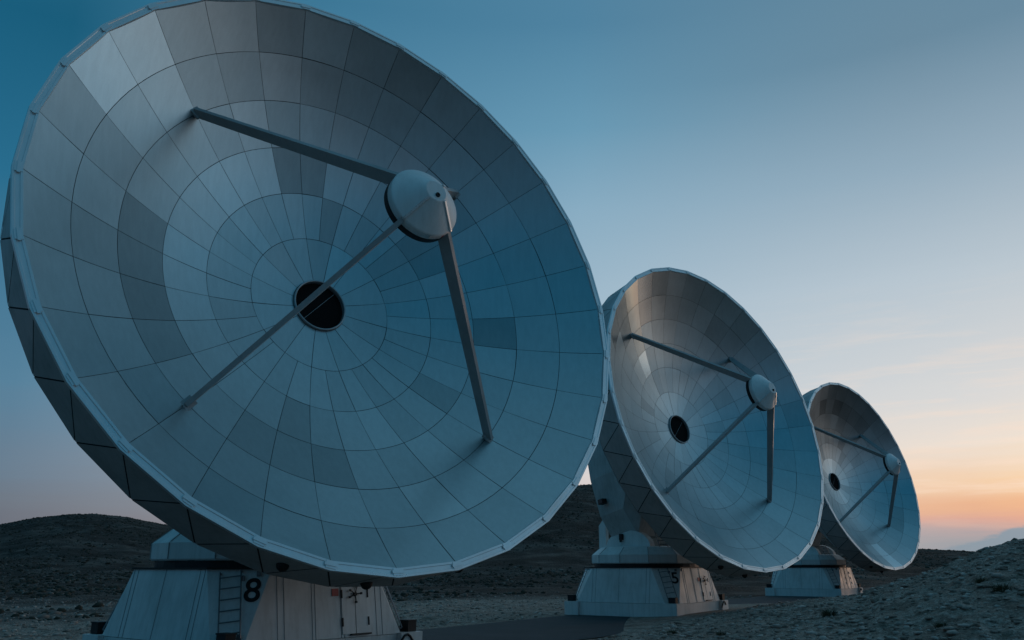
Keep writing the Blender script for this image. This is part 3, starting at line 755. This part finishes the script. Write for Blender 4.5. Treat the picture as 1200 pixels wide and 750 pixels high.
cols = [
 (-1.0, [(0, (58, 66, 80)), (.05, (70, 80, 98)), (.15, (50, 96, 124)), (.35, (20, 96, 128)), (.65, (24, 98, 130)), (1, (84, 130, 154))], 1),
 (0.0, [(0, (80, 86, 100)), (.05, (92, 99, 114)), (.10, (94, 114, 134)), (.18, (76, 118, 144)), (.38, (22, 98, 132)), (.58, (20, 92, 124)), (1, (84, 130, 154))], 1),
 (0.28, [(0, (92, 96, 110)), (.045, (106, 110, 122)), (.065, (108, 116, 128)), (.10, (104, 124, 142)), (.18, (86, 127, 152)), (.38, (42, 108, 140)), (.52, (25, 91, 120)), (.62, (40, 100, 128)), (1, (84, 130, 154))], 1),
 (0.56, [(0, (140, 132, 138)), (.05, (146, 142, 148)), (.11, (150, 160, 172)), (.2, (132, 162, 182)), (.4, (92, 146, 176)), (.586, (62, 119, 149)), (1, (84, 130, 154))], 1),
 (0.79, [(0, (205, 185, 180)), (.05, (222, 200, 190)), (.11, (212, 208, 208)), (.2, (178, 196, 208)), (.4, (136, 171, 192)), (.48, (104, 152, 178)), (.576, (79, 129, 158)), (1, (84, 130, 154))], 1),
 (0.966, [(0, (142, 148, 160)), (.02, (150, 153, 162)), (.033, (176, 158, 160)), (.045, (216, 164, 148)), (.061, (232, 176, 138)), (.086, (242, 205, 170)), (.12, (235, 221, 207)), (.168, (215, 214, 212)), (.293, (184, 197, 206)), (.40, (146, 170, 186))] + top, 1),
 (0.99, [(0, (150, 146, 154)), (.02, (160, 150, 154)), (.033, (200, 156, 146)), (.045, (232, 166, 136)), (.061, (244, 184, 136)), (.086, (250, 212, 168)), (.12, (242, 224, 204)), (.168, (222, 217, 212)), (.293, (188, 199, 206)), (.40, (149, 171, 186))] + top, 1),
 (1.0, [(0, (210, 160, 140)), (.03, (255, 170, 120)), (.06, (255, 190, 120)), (.1, (255, 215, 160)), (.2, (240, 225, 210)), (.4, (150, 171, 186))] + top, 1.5)]
prev = None
for i, (cp, st, k) in enumerate(cols):
    r = ramp(nt, [(p, lin(c, k)) for p, c in st]); nt.links.new(el_, r.inputs[0])
    if prev is None: prev = r.outputs[0]
    else:
        mr = nt.nodes.new('ShaderNodeMapRange'); mr.clamp = True
        mr.inputs[1].default_value = cols[i - 1][0]; mr.inputs[2].default_value = cp; nt.links.new(cosd, mr.inputs[0])
        prev = mixc(nt, mr.outputs[0], prev, r.outputs[0])
# a low blue cloud bank along the horizon towards the set sun
bank_n = N(nt, 'ShaderNodeTexNoise', Scale=1.0, Detail=6.0, Roughness=.6)
cv2 = nt.nodes.new('ShaderNodeCombineXYZ'); nt.links.new(math_n(nt, 'MULTIPLY', azn.outputs[0], 15.0), cv2.inputs[0]); nt.links.new(math_n(nt, 'MULTIPLY', Z_, 60.0), cv2.inputs[1])
nt.links.new(cv2.outputs[0], bank_n.inputs['Vector'])
topz = math_n(nt, 'ADD', math_n(nt, 'MULTIPLY', bank_n.outputs[0], .034), math_n(nt, 'MINIMUM', math_n(nt, 'MULTIPLY', math_n(nt, 'SUBTRACT', azn.outputs[0], .46), .30), .022))
d_ = math_n(nt, 'SUBTRACT', math_n(nt, 'ADD', topz, .004), Z_)
bm_ = nt.nodes.new('ShaderNodeMapRange'); bm_.inputs[1].default_value = 0.0; bm_.inputs[2].default_value = .004; bm_.clamp = True; nt.links.new(d_, bm_.inputs[0])
side = nt.nodes.new('ShaderNodeMapRange'); side.inputs[1].default_value = .40; side.inputs[2].default_value = .47; side.clamp = True; nt.links.new(azn.outputs[0], side.inputs[0])
end = nt.nodes.new('ShaderNodeMapRange'); end.inputs[1].default_value = 1.1; end.inputs[2].default_value = .8; end.clamp = True; nt.links.new(azn.outputs[0], end.inputs[0])
prev = mixc(nt, math_n(nt, 'MULTIPLY', math_n(nt, 'MULTIPLY', math_n(nt, 'MULTIPLY', bm_.outputs[0], side.outputs[0]), end.outputs[0]), .92), prev, lin((128, 146, 162)))
# thin lit wisps
wv = nt.nodes.new('ShaderNodeCombineXYZ'); nt.links.new(math_n(nt, 'MULTIPLY', azn.outputs[0], 6.0), wv.inputs[0]); nt.links.new(math_n(nt, 'MULTIPLY', Z_, 60.0), wv.inputs[1])
wn = N(nt, 'ShaderNodeTexNoise', Scale=1.0, Detail=6.0, Roughness=.6); wn.inputs['Distortion'].default_value = .4; nt.links.new(wv.outputs[0], wn.inputs['Vector'])
wr = ramp(nt, [(.50, 0.0), (.70, 1.0)]); nt.links.new(wn.outputs[0], wr.inputs[0])
we = ramp(nt, [(.03, 0.0), (.08, 1.0), (.16, .7), (.30, 0.0)]); nt.links.new(Z_, we.inputs[0])
wa = nt.nodes.new('ShaderNodeMapRange'); wa.inputs[1].default_value = .7; wa.inputs[2].default_value = .97; wa.clamp = True; nt.links.new(cosd, wa.inputs[0])
prev = mixc(nt, math_n(nt, 'MULTIPLY', math_n(nt, 'MULTIPLY', math_n(nt, 'MULTIPLY', wr.outputs[0], we.outputs[0]), wa.outputs[0]), .62), prev, lin((250, 222, 200)))
nk = nt.nodes.new('ShaderNodeVectorMath'); nk.operation = 'SCALE'; nk.inputs['Scale'].default_value = .01; nt.links.new(sk.outputs[0], nk.inputs[0])
ad = nt.nodes.new('ShaderNodeVectorMath'); ad.operation = 'ADD'; nt.links.new(prev, ad.inputs[0]); nt.links.new(nk.outputs[0], ad.inputs[1])
nt.links.new(ad.outputs[0], bg.inputs[0]); bg.inputs[1].default_value = 1.0

sl = bpy.data.lights.new('sun', 'SUN'); sl.energy = .2; sl.angle = math.radians(6); sl.color = (1, .62, .42)
so = bpy.data.objects.new('sun', sl); COL.objects.link(so)
sd = Vector((math.sin(SUN_AZ) * math.cos(SUN_EL), math.cos(SUN_AZ) * math.cos(SUN_EL), math.sin(SUN_EL)))
so.rotation_euler = sd.to_track_quat('Z', 'Y').to_euler()

cam = bpy.data.cameras.new('camera'); cam.sensor_width = 36; cam.lens = FPX * 36 / 1200; cam.clip_end = 9000; cam.clip_start = .1
co_ = bpy.data.objects.new('camera', cam); COL.objects.link(co_)
co_.location = (0, 0, H); co_.rotation_euler = (PI / 2 + PITCH, 0, 0)
scene.camera = co_
vs = scene.view_settings; vs.view_transform = 'Standard'; vs.look = 'None'; vs.exposure = 0; vs.gamma = 1; vs.use_curve_mapping = False
